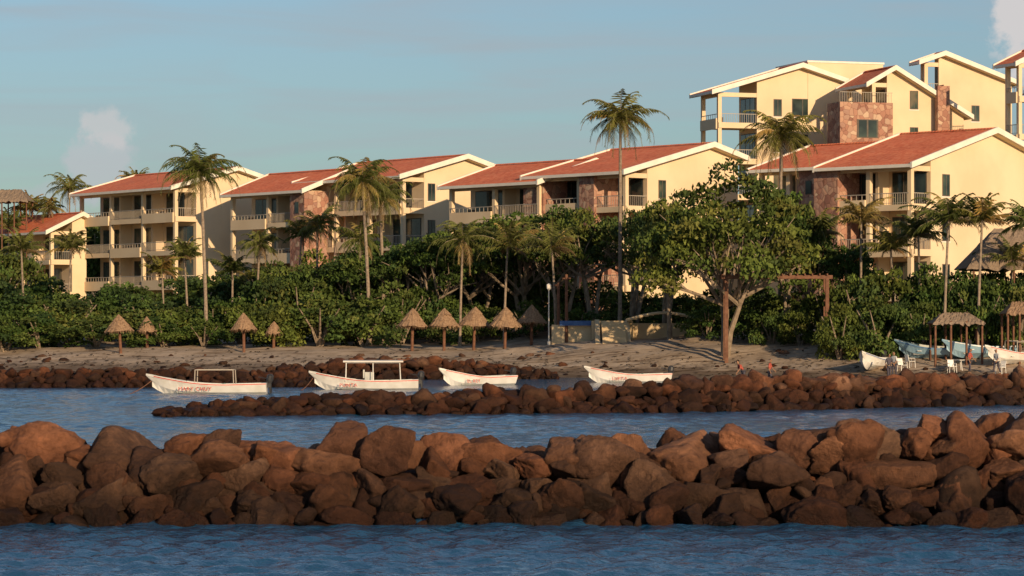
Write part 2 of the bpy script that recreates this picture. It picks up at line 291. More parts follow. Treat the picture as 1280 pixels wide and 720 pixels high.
# ------------------------------------------------------------------ buildings
def unit(par,O,th,d,eave,left_u,apex,back_u,sh=3.6,stone=(),gw=(),L=None,bays=2,zb0=None,bd=2.6,swin=True):
    x0=PX(eave[0],d); ze=PZ(eave[1],d); c,s=math.cos(th),math.sin(th); q_=sh/3.05
    if L is None:
        k=(left_u-640)/F; L=(x0-k*d)/(c+k*s)
    k=(apex[0]-640)/F; yr=(k*d-x0)/(s-k*c); zr=PZ(apex[1],d+yr*c)
    k=(back_u-640)/F; W=(k*d-x0)/(s-k*c); pit=(zr-ze)/yr; zb=zr-(W-yr)*pit
    gx,gy=x0+W/2*s-L/2*c,d+W/2*c+L/2*s
    zg=min(gz(x0,d),gz(gx,gy),gz(x0-L*c,d+L*s))-1.0 if zb0 is None else zb0
    dx,dy=x0-O[0],d-O[1]; ox=dx*c-dy*s; oy=dx*s+dy*c
    e=empty('unit',(ox,oy,0)); e.parent=par
    th_r=.22; roof=G(); sof=G(); tr=G(); wl=G(); st=G(); rl=G(); gl=G(); fr=G()
    def rz(y): return ze+pit*y if y<yr else zr-(y-yr)*pit
    roof.ext([(0,ze),(yr,zr),(W,zb),(W,zb-th_r),(yr,zr-th_r),(0,ze-th_r)],-L,-.12)
    sof.ext([(.1,ze-th_r-.004),(yr,zr-th_r-.004),(W-.1,zb-th_r-.004),(W-.1,zb-.34),(yr,zr-.36),(.1,ze-.34)],-L+.1,-.14)
    for xa,xb in((-.115,.08),(-L-.16,-L-.005)):
        tr.ext([(-.1,ze+.10),(yr,zr+.15),(W+.1,zb+.10),(W+.1,zb-.36),(yr,zr-.34),(-.1,ze-.38)],xa,xb)
    tr.box(-L,-.12,-.09,-.005,ze-.3,ze-.03)
    roof.ext([(yr-.18,zr+.02),(yr,zr+.14),(yr+.18,zr+.02)],-L+.01,-.13)
    xr=-.8; xl=-L+.5; yf=.9; yw=yf+bd; yk=W-.6
    wl.ext([(yw,zg),(yk,zg),(yk,rz(yk)-.35)]+([(yr,zr-.37)] if yw<yr<yk else [])+[(yw,rz(yw)-.35)],xl,xr)
    levels=[]; z=ze-2.75*q_
    while z>zg+.5: levels.append(z); z-=sh
    nb=bays; bw=(xr-xl)/nb; top=rz(yf)-.36
    for j in range(nb+1):
        xc=xl+j*bw; xa,xb=max(xl,xc-.2),min(xr,xc+.2)
        if xb-xa<.38: xa,xb=(xa,xa+.38) if j==0 else (xb-.38,xb)
        wl.box(xa,xb,yf,yf+.38,zg,top)
        if 0<j<nb: wl.box(xa+.05,xb-.05,yf+1.2,yw,zg,rz(yf+1.2)-.36)
    wl.box(xl+.39,xr-.39,yf+.04,yf+.3,top-.42,top)
    wl.box(xr-.3,xr-.04,yf+.39,yw-.01,top-.42,top)
    for i,zl in enumerate(levels):
        wl.box(xl+.01,xr-.01,yf+.03,yw-.003,zl-.3,zl)
        for j in range(nb):
            a,b=xl+j*bw+.22,xl+(j+1)*bw-.22
            if (i+j)%2==0:
                wl.box(a,b,yf-.16,yf+.06,zl-.5,zl+.55); rl.box(a,b,yf-.06,yf,zl+.95,zl+1.02)
                for q in np.arange(a+.1,b,.6): rl.box(q,q+.04,yf-.05,yf-.01,zl+.55,zl+.95)
            else:
                wl.box(a,b,yf-.1,yf+.02,zl-.42,zl+.08); rl.box(a,b,yf-.04,yf+.02,zl+1.0,zl+1.07); rl.box(a,b,yf-.04,yf,zl+.2,zl+.24)
                for q in np.arange(a+.05,b,.24): rl.box(q,q+.03,yf-.03,yf,zl+.08,zl+1.0)
            w0=a+(b-a)*.10; w1=b-(b-a)*.06; h=2.3*q_
            if (i+j)%3==2: w1=a+(b-a)*.66
            fr.box(w0-.08,w1+.08,yw-.05,yw-.004,zl+.01,zl+h+.08)
            gl.box(w0,w1,yw-.07,yw-.052,zl+.06,zl+h)
            npn=max(3,int((w1-w0)/1.3))
            for qq in range(1,npn):
                xq=w0+(w1-w0)*qq/npn; fr.box(xq-.035,xq+.035,yw-.09,yw-.071,zl+.06,zl+h)
            if (i*3+j)%2==0:
                fr.box(a+.6,a+1.9,yf+1.1,yf+1.6,zl+.38,zl+.46); fr.box(a+.6,a+1.9,yf+1.55,yf+1.6,zl+.461,zl+.85)
                fr.box(a+.62,a+.68,yf+1.12,yf+1.18,zl,zl+.379); fr.box(a+1.8,a+1.86,yf+1.12,yf+1.18,zl,zl+.379)
        rl.box(xr-.12,xr-.06,yf+.39,yw,zl+1.0,zl+1.06)
        wl.box(xr-.02,xr+.1,yf+.02,yw+.1,zl-.42,zl+.14)
        for q in np.arange(yf+.45,yw,.24): rl.box(xr-.1,xr-.07,q,q+.03,zl+.001,zl+1.0)
    for (fa,wd) in stone:
        xc=xl+fa*(xr-xl); st.box(xc-wd/2,xc+wd/2,yf-.35,yw-.01,zg,rz(yf)-.42)
        for i,zl in enumerate(levels):
            if i%2==0 and swin: fr.box(xc-.35,xc+.35,yf-.39,yf-.352,zl+.9,zl+2.1); gl.box(xc-.28,xc+.28,yf-.41,yf-.391,zl+.97,zl+2.03)
    for (q,wd,ht) in gw:
        yc=yw+q*(yk-yw)
        for i,zl in enumerate(levels):
            if i==0 and zl+.9+ht>rz(yc)-.5: continue
            tr.box(xr+.003,xr+.035,yc-wd/2-.1,yc+wd/2+.1,zl+.75,zl+.85)
            fr.box(xr+.002,xr+.04,yc-wd/2,yc+wd/2,zl+.86,zl+.9+ht); gl.box(xr+.041,xr+.05,yc-wd/2+.07,yc+wd/2-.07,zl+.95,zl+.83+ht)
            fr.box(xr+.051,xr+.06,yc-.03,yc+.03,zl+.95,zl+.83+ht)
    roof.out('roof','tile',e); sof.out('soffit','stucco',e); tr.out('fascia','trim',e); wl.out('walls','stucco',e)
    st.out('stone_tower','stone',e); rl.out('railing','rail',e); gl.out('windows','glass',e); fr.out('window_frames','frame',e)
    return L,W,yr,ze,zr
R=math.radians
def bset(name,th,units):
    d0=units[0]['d']; O=(PX(units[0]['eave'][0],d0),d0); p=empty(name,(O[0],O[1],0),(0,0,-th))
    for u in units: unit(p,O,th,**u)
    return p,O
bset('apartment_building',R(54),[dict(d=308,eave=(214,233),left_u=88,apex=(298,209),back_u=343,bays=3)])
bset('apartment_building',R(52),[dict(d=283,eave=(500,219),left_u=366,apex=(585,194),back_u=632,stone=[(.03,2.4)],gw=[(.10,.9,1.7)],bays=3),
    dict(d=292,eave=(378,237),left_u=276,apex=(440,211),back_u=470,stone=[(.93,2.6)],bays=2)])
bset('apartment_building',R(50),[dict(d=254,eave=(780,213),left_u=652,apex=(893,179),back_u=936,sh=3.5,stone=[(.04,2.8),(.62,2.0)],gw=[(.16,.9,1.6)],bays=2,swin=False),
    dict(d=262,eave=(672,226),left_u=548,apex=(745,199),back_u=790,sh=3.4,bays=2)])
bset('apartment_building',R(46),[dict(d=238,eave=(1140,204),left_u=1018,apex=(1247,161),back_u=1330,stone=[(.03,2.6)],gw=[(.12,1.0,1.8)],sh=3.75,bays=2,swin=False),
    dict(d=250,eave=(1022,208),left_u=935,apex=(1100,178),back_u=1150,stone=[(.9,2.6)],bays=2)])
bset('apartment_building',R(56),[dict(d=322,eave=(58,289),left_u=-20,apex=(104,266),back_u=118)])
HT=R(72)
pe,Oe=bset('hilltop_apartment_building',HT,[
    dict(d=290,eave=(891,113),left_u=0,L=6,apex=(1004,80),back_u=1060,gw=[(.25,.9,1.7),(.55,2.3,1.8)],bd=4.2,bays=1),
    dict(d=284,eave=(1084,104),left_u=1046,apex=(1120,83),back_u=1216,gw=[(.35,.9,1.8)],bd=1.6,bays=1),
    dict(d=296,eave=(1150,76),left_u=1138,apex=(1182,65),back_u=1276,gw=[(.5,.9,1.6)],bd=1.6,bays=1)])
def hill_extra():
    g=G(); d=294; th=HT; e=pe
    def loc(x,y):
        dx,dy=x-Oe[0],y-Oe[1]; c,s=math.cos(th),math.sin(th); return dx*c-dy*s,dx*s+dy*c
    x,y=loc(PX(1010,d),d); top=PZ(78,d); k=(1108-1010)*d/F/math.sin(th)
    g.box(x-8,x,y,y+k,4,top); t=G(); t.box(x-8.1,x+.08,y-.1,y+k+.1,top+.003,top+.2)
    g.out('stair_core','stucco',e); t.out('parapet_cap','trim',e)
    s=G(); gl=G(); fr=G(); d=283; x,y=loc(PX(1050,d),d); k=(1119-1050)*d/F/math.sin(th)
    s.box(x-3,x,y,y+k,4,PZ(127,d)); s.out('stone_bay','stone',e)
    for zc in(PZ(160,d),PZ(160,d)-3.5):
        fr.box(x+.003,x+.05,y+k*.32,y+k*.72,zc-.9,zc+.9); gl.box(x+.051,x+.06,y+k*.35,y+k*.69,zc-.82,zc+.82); fr.box(x+.061,x+.07,y+k*.5,y+k*.53,zc-.82,zc+.82)
    gl.out('windows','glass',e); fr.out('window_frames','frame',e)
    r=G(); zt=PZ(127,d); r.box(x-.1,x-.04,y,y+k,zt+.95,zt+1.0)
    for q in np.arange(y,y+k,.25): r.box(x-.09,x-.05,q,q+.03,zt,zt+.95)
    r.out('railing','rail',e)
    s=G(); x,y=loc(PX(1172,d+3),d+3); s.box(x-.5,x+.05,y,y+1.3,6,PZ(104,d)); s.out('stone_pier','stone',e)
hill_extra()
bset('hilltop_villa',R(64),[dict(d=276,eave=(1270,78),left_u=1262,L=3.5,apex=(1306,60),back_u=1400,bays=1)])
# ------------------------------------------------------------------ vegetation
def leafq(C,size,r,flat=.0):
    n=len(C); a=r.normal(size=(n,3)); a/=np.linalg.norm(a,axis=1)[:,None]; b=r.normal(size=(n,3)); b[:,2]+=flat
    b-=a*(a*b).sum(1)[:,None]; b/=np.linalg.norm(b,axis=1)[:,None]
    s=size*r.uniform(.6,1.3,n)[:,None]; a=a*s; b=b*s*.6
    V=np.stack([C-a,C-b*.9,C+a,C+b],1).reshape(-1,3); Fc=np.arange(n*4).reshape(n,4); return V,Fc
GREENS=np.array([(.055,.098,.026),(.075,.125,.03),(.095,.14,.034),(.048,.085,.028),(.115,.145,.04),(.065,.105,.024)])
def crown(lumps,r,per=260,size=.2,dark=1.0):
    Cs=[];K=[]
    for (c,rad) in lumps:
        rad=np.array(rad); n=int(per*(rad.mean()/1.1)**2)
        d=r.normal(size=(n,3)); d/=np.linalg.norm(d,axis=1)[:,None]; d[:,2]=np.where(d[:,2]<-.5,-d[:,2]*.6,d[:,2])
        rr=r.uniform(.45,1.12,n)**.6*(1+.12*np.sin(d[:,0]*7+c[0])*np.cos(d[:,1]*6))
        Cs.append(np.array(c)+d*rr[:,None]*rad)
        k=GREENS[r.integers(6)]*r.uniform(.65,1.25); kk=np.tile(k,(n,1))*r.uniform(.7,1.3,n)[:,None]; K.append(kk)
    C=np.concatenate(Cs); K=np.concatenate(K)*dark; V,Fc=leafq(C,size,r,.5); return V,Fc,np.repeat(K,4,axis=0)
def combine(name,g,V2,F2,C2,m1,m2):
    n1=len(g.v); Vs=list(g.v)+[tuple(v) for v in V2]; Fs=[tuple(f) for f in g.f]+[tuple(f) for f in (F2+n1).tolist()]
    col=np.concatenate([np.ones((n1,3))*.3,C2]) if n1 else C2
    return mesh(name,Vs,Fs,[m1,m2],mi=[0]*len(g.f)+[1]*len(F2),col=col)
def bushmesh(seed,w=7,h=4.6):
    r=np.random.default_rng(seed); L=[]
    for i in range(36):
        a=r.uniform(0,6.28); q=r.uniform(0,1)**.6; x=math.cos(a)*q*w/2*.85; y=math.sin(a)*q*w/2*.7
        zt=h*.86*math.sqrt(max(0,1-.8*q*q))*r.uniform(.68,1.08); z=zt*(1 if r.random()<.6 else r.uniform(.25,.9))-.3
        s=r.uniform(.5,1.2); L.append(((x,y,max(z,.4)),(s,s,s*.7)))
    g=G()
    for i in range(5):
        a=r.uniform(0,6.28); g.tube([(0,0,-.3),(math.cos(a)*.8,math.sin(a)*.8,h*.35),(math.cos(a)*w*.28,math.sin(a)*w*.28,h*.7)],[.14,.1,.04],5)
    V,Fc,C=crown(L,r,260,.16); return combine('bush',g,V,Fc,C,'bark','leaf')
def treemesh(seed,H=9,w=8,trunk=.42,nl=26,flat=.5,limbs=9,per=190,multi=2,spread=1.0,low=.0):
    r=np.random.default_rng(seed); g=G(); L=[]; forks=[]
    for m in range(multi):
        a=r.uniform(0,6.28); hx=r.uniform(.15,.5)*multi/2
        p=[(hx*.2*math.cos(a),hx*.2*math.sin(a),-.5),(hx*math.cos(a),hx*math.sin(a),H*trunk*.5),(hx*2.2*math.cos(a)+r.normal()*.2,hx*2.2*math.sin(a),H*trunk)]
        g.tube(p,[.26,.18,.15],7); forks.append(p[2])
    for i in range(limbs):
        a=6.28*i/limbs+r.uniform(-.3,.3); q=r.uniform(.45,.95); f=forks[i%multi]
        ex,ey=math.cos(a)*w/2*q*spread,math.sin(a)*w/2*q*spread*.8; ez=H*r.uniform(.60,.82)*(1-.16*q*q)-low*q
        mid=(f[0]*.5+ex*.5+r.normal()*.25,f[1]*.5+ey*.5,f[2]+(ez-f[2])*r.uniform(.35,.6)); 
        g.tube([f,mid,(ex,ey,ez)],[.13,.09,.04],6)
        for k in range(2):
            e2=(ex*.8+r.normal()*1.0,ey*.8+r.normal()*1.0,ez+r.uniform(-.4,.9)); g.tube([mid,((mid[0]+e2[0])/2+r.normal()*.2,(mid[1]+e2[1])/2,(mid[2]+e2[2])/2+.2),e2],[.07,.05,.02],5)
        L.append(((ex,ey,ez),(1.2,1.2,.7)))
    ch=H*(1-trunk)*flat
    for i in range(nl):
        a=r.uniform(0,6.28); q=r.uniform(0,1)**.55; x=math.cos(a)*q*w/2; y=math.sin(a)*q*w/2*.8
        z=H-ch+ch*(math.sqrt(max(0,1-q*q*.9)))*r.uniform(.4,1)-.5-low*q*r.uniform(.3,1); s=r.uniform(.55,1.25)
        L.append(((x,y,z),(s,s,s*.6)))
    V,Fc,C=crown(L,r,per,.155); return combine('tree',g,V,Fc,C,'bark','leaf')
def palmmesh(seed,H,nf=24,fl=3.0,lean=.6,yellow=0.0,up=False,tr=.17):
    r=np.random.default_rng(seed); g=G(); a0=r.uniform(0,6.28)
    pts=[];rad=[]
    for i in range(14):
        t=i/13; b=lean*(t**1.6); pts.append((math.cos(a0)*b,math.sin(a0)*b*.5,-.4+(H+.4)*t)); rad.append(tr*(1.35-.35*min(1,t*6)) *(1-.35*t)*(1.06 if i%2 else .96))
    g.tube(pts,rad,8); top=Vector(pts[-1]); V=[];Fc=[];K=[]
    for j in range(nf):
        az=j*2.39996+r.uniform(-.3,.3); q=j/nf; e=math.radians((84-125*q) if not up else (86-88*q))+r.uniform(-.16,.16)
        ln=fl*r.uniform(.75,1.12)*(.8+.3*math.sin(q*3.1)); n=15; p=top.copy(); 
        hd=Vector((math.cos(az),math.sin(az),0)); drp=r.uniform(.10,.17) if not up else r.uniform(.06,.12)
        rach=[]
        for i in range(n+1):
            rach.append((p.copy(),e)); d=hd*math.cos(e)+Vector((0,0,1))*math.sin(e); p+=d*ln/n; e-=drp*(.5+i/n)*(1 if e>-1.35 else 0)
        g.tube([x[0] for x in rach[::3]],[.035,.03,.025,.018,.012,.008][:len(rach[::3])],3,False)
        k=np.array((.10,.118,.034)) if r.random()>yellow else np.array((.24,.19,.07)); k=k*r.uniform(.65,1.25)
        if q>.86: k=np.array((.19,.135,.065))*r.uniform(.7,1.1)
        side=hd.cross(Vector((0,0,1))).normalized()
        for i in range(1,n*2+1):
            t=i/(n*2); ii=min(int(t*n),n-1); fr=t*n-ii; pp=rach[ii][0].lerp(rach[ii+1][0],fr) if ii<n else rach[n][0]; ee=rach[ii][1]
            d=hd*math.cos(ee)+Vector((0,0,1))*math.sin(ee)
            ll=.85*ln/3*(math.sin(min(1,t*1.15+.12)*3.0)**.7 if t<.95 else .35)
            for sg in(-1,1):
                lv=(side*sg*.75+d*.6+Vector((0,0,-1))*(.35+.7*r.random()))
                lv=lv.normalized()*ll*r.uniform(.65,1.2); wv=d*.04
                b=len(V); V+=[pp-wv,pp+wv,pp+lv*.6+wv*.8+Vector((0,0,.04)),pp+lv,pp+lv*.6-wv*.8]; Fc+=[(b,b+1,b+2,b+3,b+4)]; K+=[k*r.uniform(.8,1.2)]*5
    n1=len(g.v); Vs=g.v+[tuple(v) for v in V]; Fs=g.f+[tuple(q+n1 for q in f) for f in Fc]; mi=[0]*len(g.f)+[1]*len(Fc)
    col=np.concatenate([np.ones((n1,3))*.2,np.array(K)])
    return mesh('palm_tree',Vs,Fs,['palmbark','frond'],mi=mi,col=col)
BM=[bushmesh(100+i) for i in range(6)]
def bush(u,vt,wpx,d):
    x=PX(u,d); z=gz(x,d); H=max(PZ(vt,d)-z,.8); W=wpx*d/F
    obj('bush',random.choice(BM),(x,d,z-.1),(0,0,random.uniform(0,6.28)),(W/6.6,W/6.6,H/4.5))
for u,vt,w,d in [(-20,360,110,256),(25,362,120,252),(85,360,120,254),(135,352,110,258),(180,362,120,254),(225,374,90,250),(265,368,110,252),(300,372,80,250),(50,388,100,247),(120,392,110,247),(205,390,90,246),(5,392,90,246),(255,396,80,245),
    (330,345,110,252),(375,330,120,251),(420,322,130,253),(465,322,120,255),(500,312,110,258),(350,372,100,244),(400,365,120,243),(455,360,110,243),(500,350,110,245),(540,345,90,247),(600,372,80,246),(660,374,80,245),(725,380,70,240),
    (570,330,110,258),(620,318,120,258),(680,320,120,254),(740,345,110,248),(800,362,110,243),(850,360,100,238),(560,385,70,242),(900,356,110,233),(940,345,100,236),
    (885,376,80,226),(945,366,90,224),(985,356,100,224),(1035,345,90,218),(1075,332,110,214),(1120,322,120,214),(1165,328,110,213),(1210,330,110,214),(1255,322,110,216),(1300,325,110,216),
    (1050,372,80,210),(1100,362,100,210),(1150,370,90,210),(1000,380,60,217),(965,382,60,219),(840,380,60,236),(770,384,60,238),(1190,358,90,211),(1240,365,80,212),(1225,335,90,209),(1275,345,90,209)]:
    bush(u,vt,w,d)
for u,vt,w,d in [(-10,320,120,285),(150,345,120,280),(60,345,120,280),(20,300,110,310),(250,335,140,290),(340,325,120,280),(470,308,120,272),(120,262,90,352),(70,258,110,352),(15,262,110,352),(-30,270,100,352),(240,345,120,280),(400,310,120,275),(300,330,120,283)]:
    bush(u,vt,w,d)
TM=[treemesh(200,9,9,.36,40,.62,9,per=230),treemesh(201,9,8,.33,42,.65,9,per=230),treemesh(202,9,8,.45,22,.45,11,per=130,multi=3)]
FIC=treemesh(210,10.5,12,.26,95,.78,16,per=230,multi=3,low=2.2)
def tree(u,vt,wpx,d,me,name,H0,W0):
    x=PX(u,d); z=gz(x,d); H=PZ(vt,d)-z; W=wpx*d/F
    obj(name,me,(x,d,z-.1),(0,0,random.uniform(0,6.28)),(W/W0,W/W0,H/H0))
tree(905,203,232,216,FIC,'ficus_tree',10.2,12.2)
tree(985,228,120,222,TM[1],'ficus_tree',9,8.8)
tree(838,240,120,228,TM[1],'ficus_tree',9,8.8)
for u,vt,w,d,k in [(545,284,140,247,1),(600,278,150,252,0),(655,260,160,249,1),(705,256,150,245,0),(742,260,130,241,2),(790,260,130,240,2),(830,250,110,234,2),(505,298,120,250,1),(1012,290,90,224,0),(440,314,130,252,1),(380,328,120,253,0),(470,298,120,262,0),(1060,300,90,222,1)]:
    tree(u,vt,w,d,TM[k],'shade_tree',8.9,[9.8,8.8,8.8][k])
def palm(u,vtop,d,fl=3.0,seed=0,lean=.6,up=False,yellow=.08,nf=24,tr=.17):
    fl*=1.2; x=PX(u,d); z=gz(x,d); H=PZ(vtop,d)-z-fl*(.36 if not up else .6)
    me=palmmesh(300+seed,max(H,.8),nf,fl,lean,yellow,up,tr)
    obj('coconut_palm',me,(x,d,z),(0,0,0))
for i,a in enumerate([(258,192,246,3.6,1.0),(462,204,244,3.5,.8),(775,127,236,3.2,.5),(975,146,224,3.4,.5),(480,228,250,2.8,.4)]):
    palm(a[0],a[1],a[2],a[3],seed=i,lean=a[4],yellow=.15,nf=34)
for i,a in enumerate([(86,222,340,2.9),(172,210,345,2.7),(38,240,335,2.7),(62,248,330,2.4),(10,262,330,2.6),(235,298,262,2.1),(320,292,258,2.3),(30,290,262,2.2),(85,288,268,2.2),(396,266,258,2.7),(372,272,262,2.2),
    (205,318,258,2.0),(575,280,240,2.9),(630,276,240,3.0),(695,280,234,2.8),(452,282,250,2.5),(1180,238,209,3.0),(1222,246,208,2.3),(1076,248,216,2.3),(1150,262,213,2.6),(1262,300,214,2.4),(1290,248,208,2.6),(1118,285,214,2.1),(290,318,262,2.0),(1025,265,222,2.2)]):
    palm(a[0],a[1],a[2],a[3],seed=20+i,lean=.35,up=(i%3!=0 or a[0]>1000),yellow=(.8 if a[0] in(1076,) else .15),nf=20,tr=.12)
# ------------------------------------------------------------------ thatch umbrellas
def thatch_cone(g,R0,H0,z0,seed,tiers=3,k=40):
    r=random.Random(seed)
    for t in range(tiers):
        ra=R0*(1-t/tiers*.82); rb=R0*(1-(t+1)/tiers)*.9+.03 if t<tiers-1 else .03
        za=z0+H0*(t/tiers)*.95; zb=z0+H0*(t+1)/tiers+ (.03 if t<tiers-1 else 0)
        b=len(g.v)
        for j in range(k):
            q=6.283*j/k; w=r.uniform(.93,1.06); g.v.append((math.cos(q)*ra*w,math.sin(q)*ra*w,za-r.uniform(0,.14)))
        for j in range(k):
            q=6.283*j/k; g.v.append((math.cos(q)*rb,math.sin(q)*rb,zb))
        for j in range(k): g.f.append((b+j,b+(j+1)%k,b+k+(j+1)%k,b+k+j))
    for j in range(int(R0*90)):
        q=r.uniform(0,6.283); ra=R0*r.uniform(.86,1.03); b=len(g.v); w=.03/ra; l=r.uniform(.12,.42)
        g.v+=[(math.cos(q-w)*ra*.95,math.sin(q-w)*ra*.95,z0+.06),(math.cos(q+w)*ra*.95,math.sin(q+w)*ra*.95,z0+.06),(math.cos(q)*ra*1.03,math.sin(q)*ra*1.03,z0-l)]; g.f.append((b,b+1,b+2))
for i,(u,vt,d,wp) in enumerate([(151,391,241,38),(305,389,239,33),(184,396,244,26),(515,383,234,40),(555,383,234,40),(592,381,235,42),(631,382,233,40),(664,381,235,38),(342,402,241,22)]):
    x=PX(u,d); z=gz(x,d); H=PZ(vt,d)-z; e=empty('thatched_umbrella',(x,d,z)); e.rotation_euler=(random.uniform(-.06,.06),random.uniform(-.07,.07),random.uniform(0,6))
    R0=wp*d/F/2*random.uniform(.95,1.08); g=G(); thatch_cone(g,R0,H*random.uniform(.40,.46),H*.56,i); g.out('thatch_roof','thatch',e)
    g=G(); g.tube([(0,0,-.5),(0,0,H*.9)],[.13,.11],8)
    for j in range(6): q=j*1.047; g.tube([(0,0,H*.5),(math.cos(q)*R0*.6,math.sin(q)*R0*.6,H*.62)],[.03,.03],4)
    g.out('post','wood',e)
def gableshelter(name,u,vt,vb,wpx,d,dep,mat):
    x=PX(u,d); z=gz(x,d); e=empty(name,(x,d,0)); W=wpx*d/F; zt=PZ(vt,d); zb=PZ(vb,d); g=G(); r=random.Random(u)
    n=26; m=8
    for sgn in(-1,1):
        b=len(g.v)
        for i in range(n+1):
            for j in range(m+1):
                t=j/m; g.v.append((-W/2+W*i/n*(1)+(.25*W*t*(1-2*i/n)),sgn*dep/2*(1-t),zb+(zt-zb)*t+r.uniform(-.06,.06)-(r.uniform(0,.2) if j==0 else 0)))
        for i in range(n):
            for j in range(m): a=b+i*(m+1)+j; g.f.append((a,a+m+1,a+m+2,a+1))
    for s in(-1,1):
        b=len(g.v); g.v+=[(s*W/2,-dep/2,zb),(s*W/2,dep/2,zb),(s*W*.25,0,zt)]; g.f.append((b,b+1,b+2))
    g.out('thatch_roof',mat,e); g=G()
    for i in range(4):
        for s in(-1,1):
            xx=-W*.44+W*.88*i/3; g.tube([(xx,s*dep*.42,z-.6),(xx,s*dep*.42,zb+.15)],[.09,.08],6)
    g.out('posts','wood',e)
gableshelter('thatched_restaurant_roof',1285,286,336,170,216,6,'thatch2')
gableshelter('thatched_shelter',1195,391,404,66,206,3.0,'thatch2')
gableshelter('thatched_shelter',1278,377,392,50,205,3,'thatch')
gableshelter('thatched_hut',14,237,252,52,330,5,'thatch2')
def pergola():
    d=213.5; x0,x1=PX(908,d),PX(1034,d); z=gz(x0,d); e=empty('timber_pergola',(0,0,0)); g=G(); zt=PZ(344,d)
    for i in (0,3):
        xx=x0+(x1-x0)*i/3
        for y in(d,d+1.4): g.box(xx-.13,xx+.13,y-.13,y+.13,z-1,zt-.26)
    for y in(d,d+1.4): g.box(x0-.4,x1+.4,y-.1,y+.1,zt-.259,zt)
    for xx in np.arange(x0-.3,x1+.4,.55): g.box(xx-.05,xx+.05,d-.3,d+1.7,zt+.003,zt+.12)
    g.out('timber_frame','wood',e)
pergola()
def terrace():
    d=230; e=empty('beach_terrace'); g=G(); x0,x1=PX(740,d),PX(792,d); zt=PZ(401,d)
    g.box(x0,x1,d+1,d+5,1,zt); 
    for i in range(8): g.box(PX(752,d)+.003*i,PX(782,d)-.003*i,d+1-.36*(i+1),d+1-.36*i-.003,.8,zt-.16*(i+1))
    g.ext([(d-2.2,1),(d+.99,1),(d+.99,zt+.1),(d-2.2,1.95)],PX(782,d),PX(782,d)+.35)
    g.ext([(d-2.2,1),(d+.99,1),(d+.99,zt+.1),(d-2.2,1.95)],PX(750,d)-.4,PX(750,d)-.02)
    g.out('steps','tan',e)
    g=G(); g.box(PX(690,d),x0-.01,d+2,d+2.3,1,PZ(406,d)); g.box(x1+.01,PX(905,d),d+2,d+2.3,1,PZ(404,d)); g.out('retaining_wall','tan',e)
    g=G(); g.box(PX(700,d),PX(742,d)-.15,d+1.6,d+1.7,PZ(407,d),PZ(401,d)); g.out('pool_tiles','blue',e)
    e=empty('arched_footbridge'); g=G(); pts=[]
    for i in range(15):
        t=i/14; u=784+94*t; pts.append((PX(u,d-.5),d-.5,PZ(400-9*math.sin(math.pi*t),d)))
    g.tube(pts,[.11]*15,6); g.tube([(a,b+1.6,c) for a,b,c in pts],[.11]*15,6)
    for i in range(14):
        a,b_=pts[i],pts[i+1]; g.box(a[0]+.02,b_[0]-.02,d-.4,d+1.0,min(a[2],b_[2])-.1,min(a[2],b_[2])-.02)
    g.out('deck','tan',e)
terrace()
for u,vt,d,mt in [(708,343,232,'wood'),(698,352,233,'wood')]:
    x=PX(u,d); z=gz(x,d); e=empty('timber_pole',(x,d,z)); g=G(); g.tube([(0,0,-.4),(0,0,PZ(vt,d)-z)],[.15,.12],7); g.box(-.35,.35,-.04,.04,(PZ(vt,d)-z)*.93,(PZ(vt,d)-z)*.93+.12); g.out('pole',mt,e)
x=PX(686,232); z=gz(x,232); e=empty('garden_lamp_post',(x,232,z)); g=G(); H=PZ(356,232)-z; g.tube([(0,0,-.2),(0,0,.3),(0,0,.31),(0,0,H-.4)],[.12,.12,.05,.045],8); g.tube([(0,0,H-.4),(0,0,H-.3),(0,0,H),(0,0,H+.12)],[.08,.17,.2,.03],8); g.out('post','trim',e)
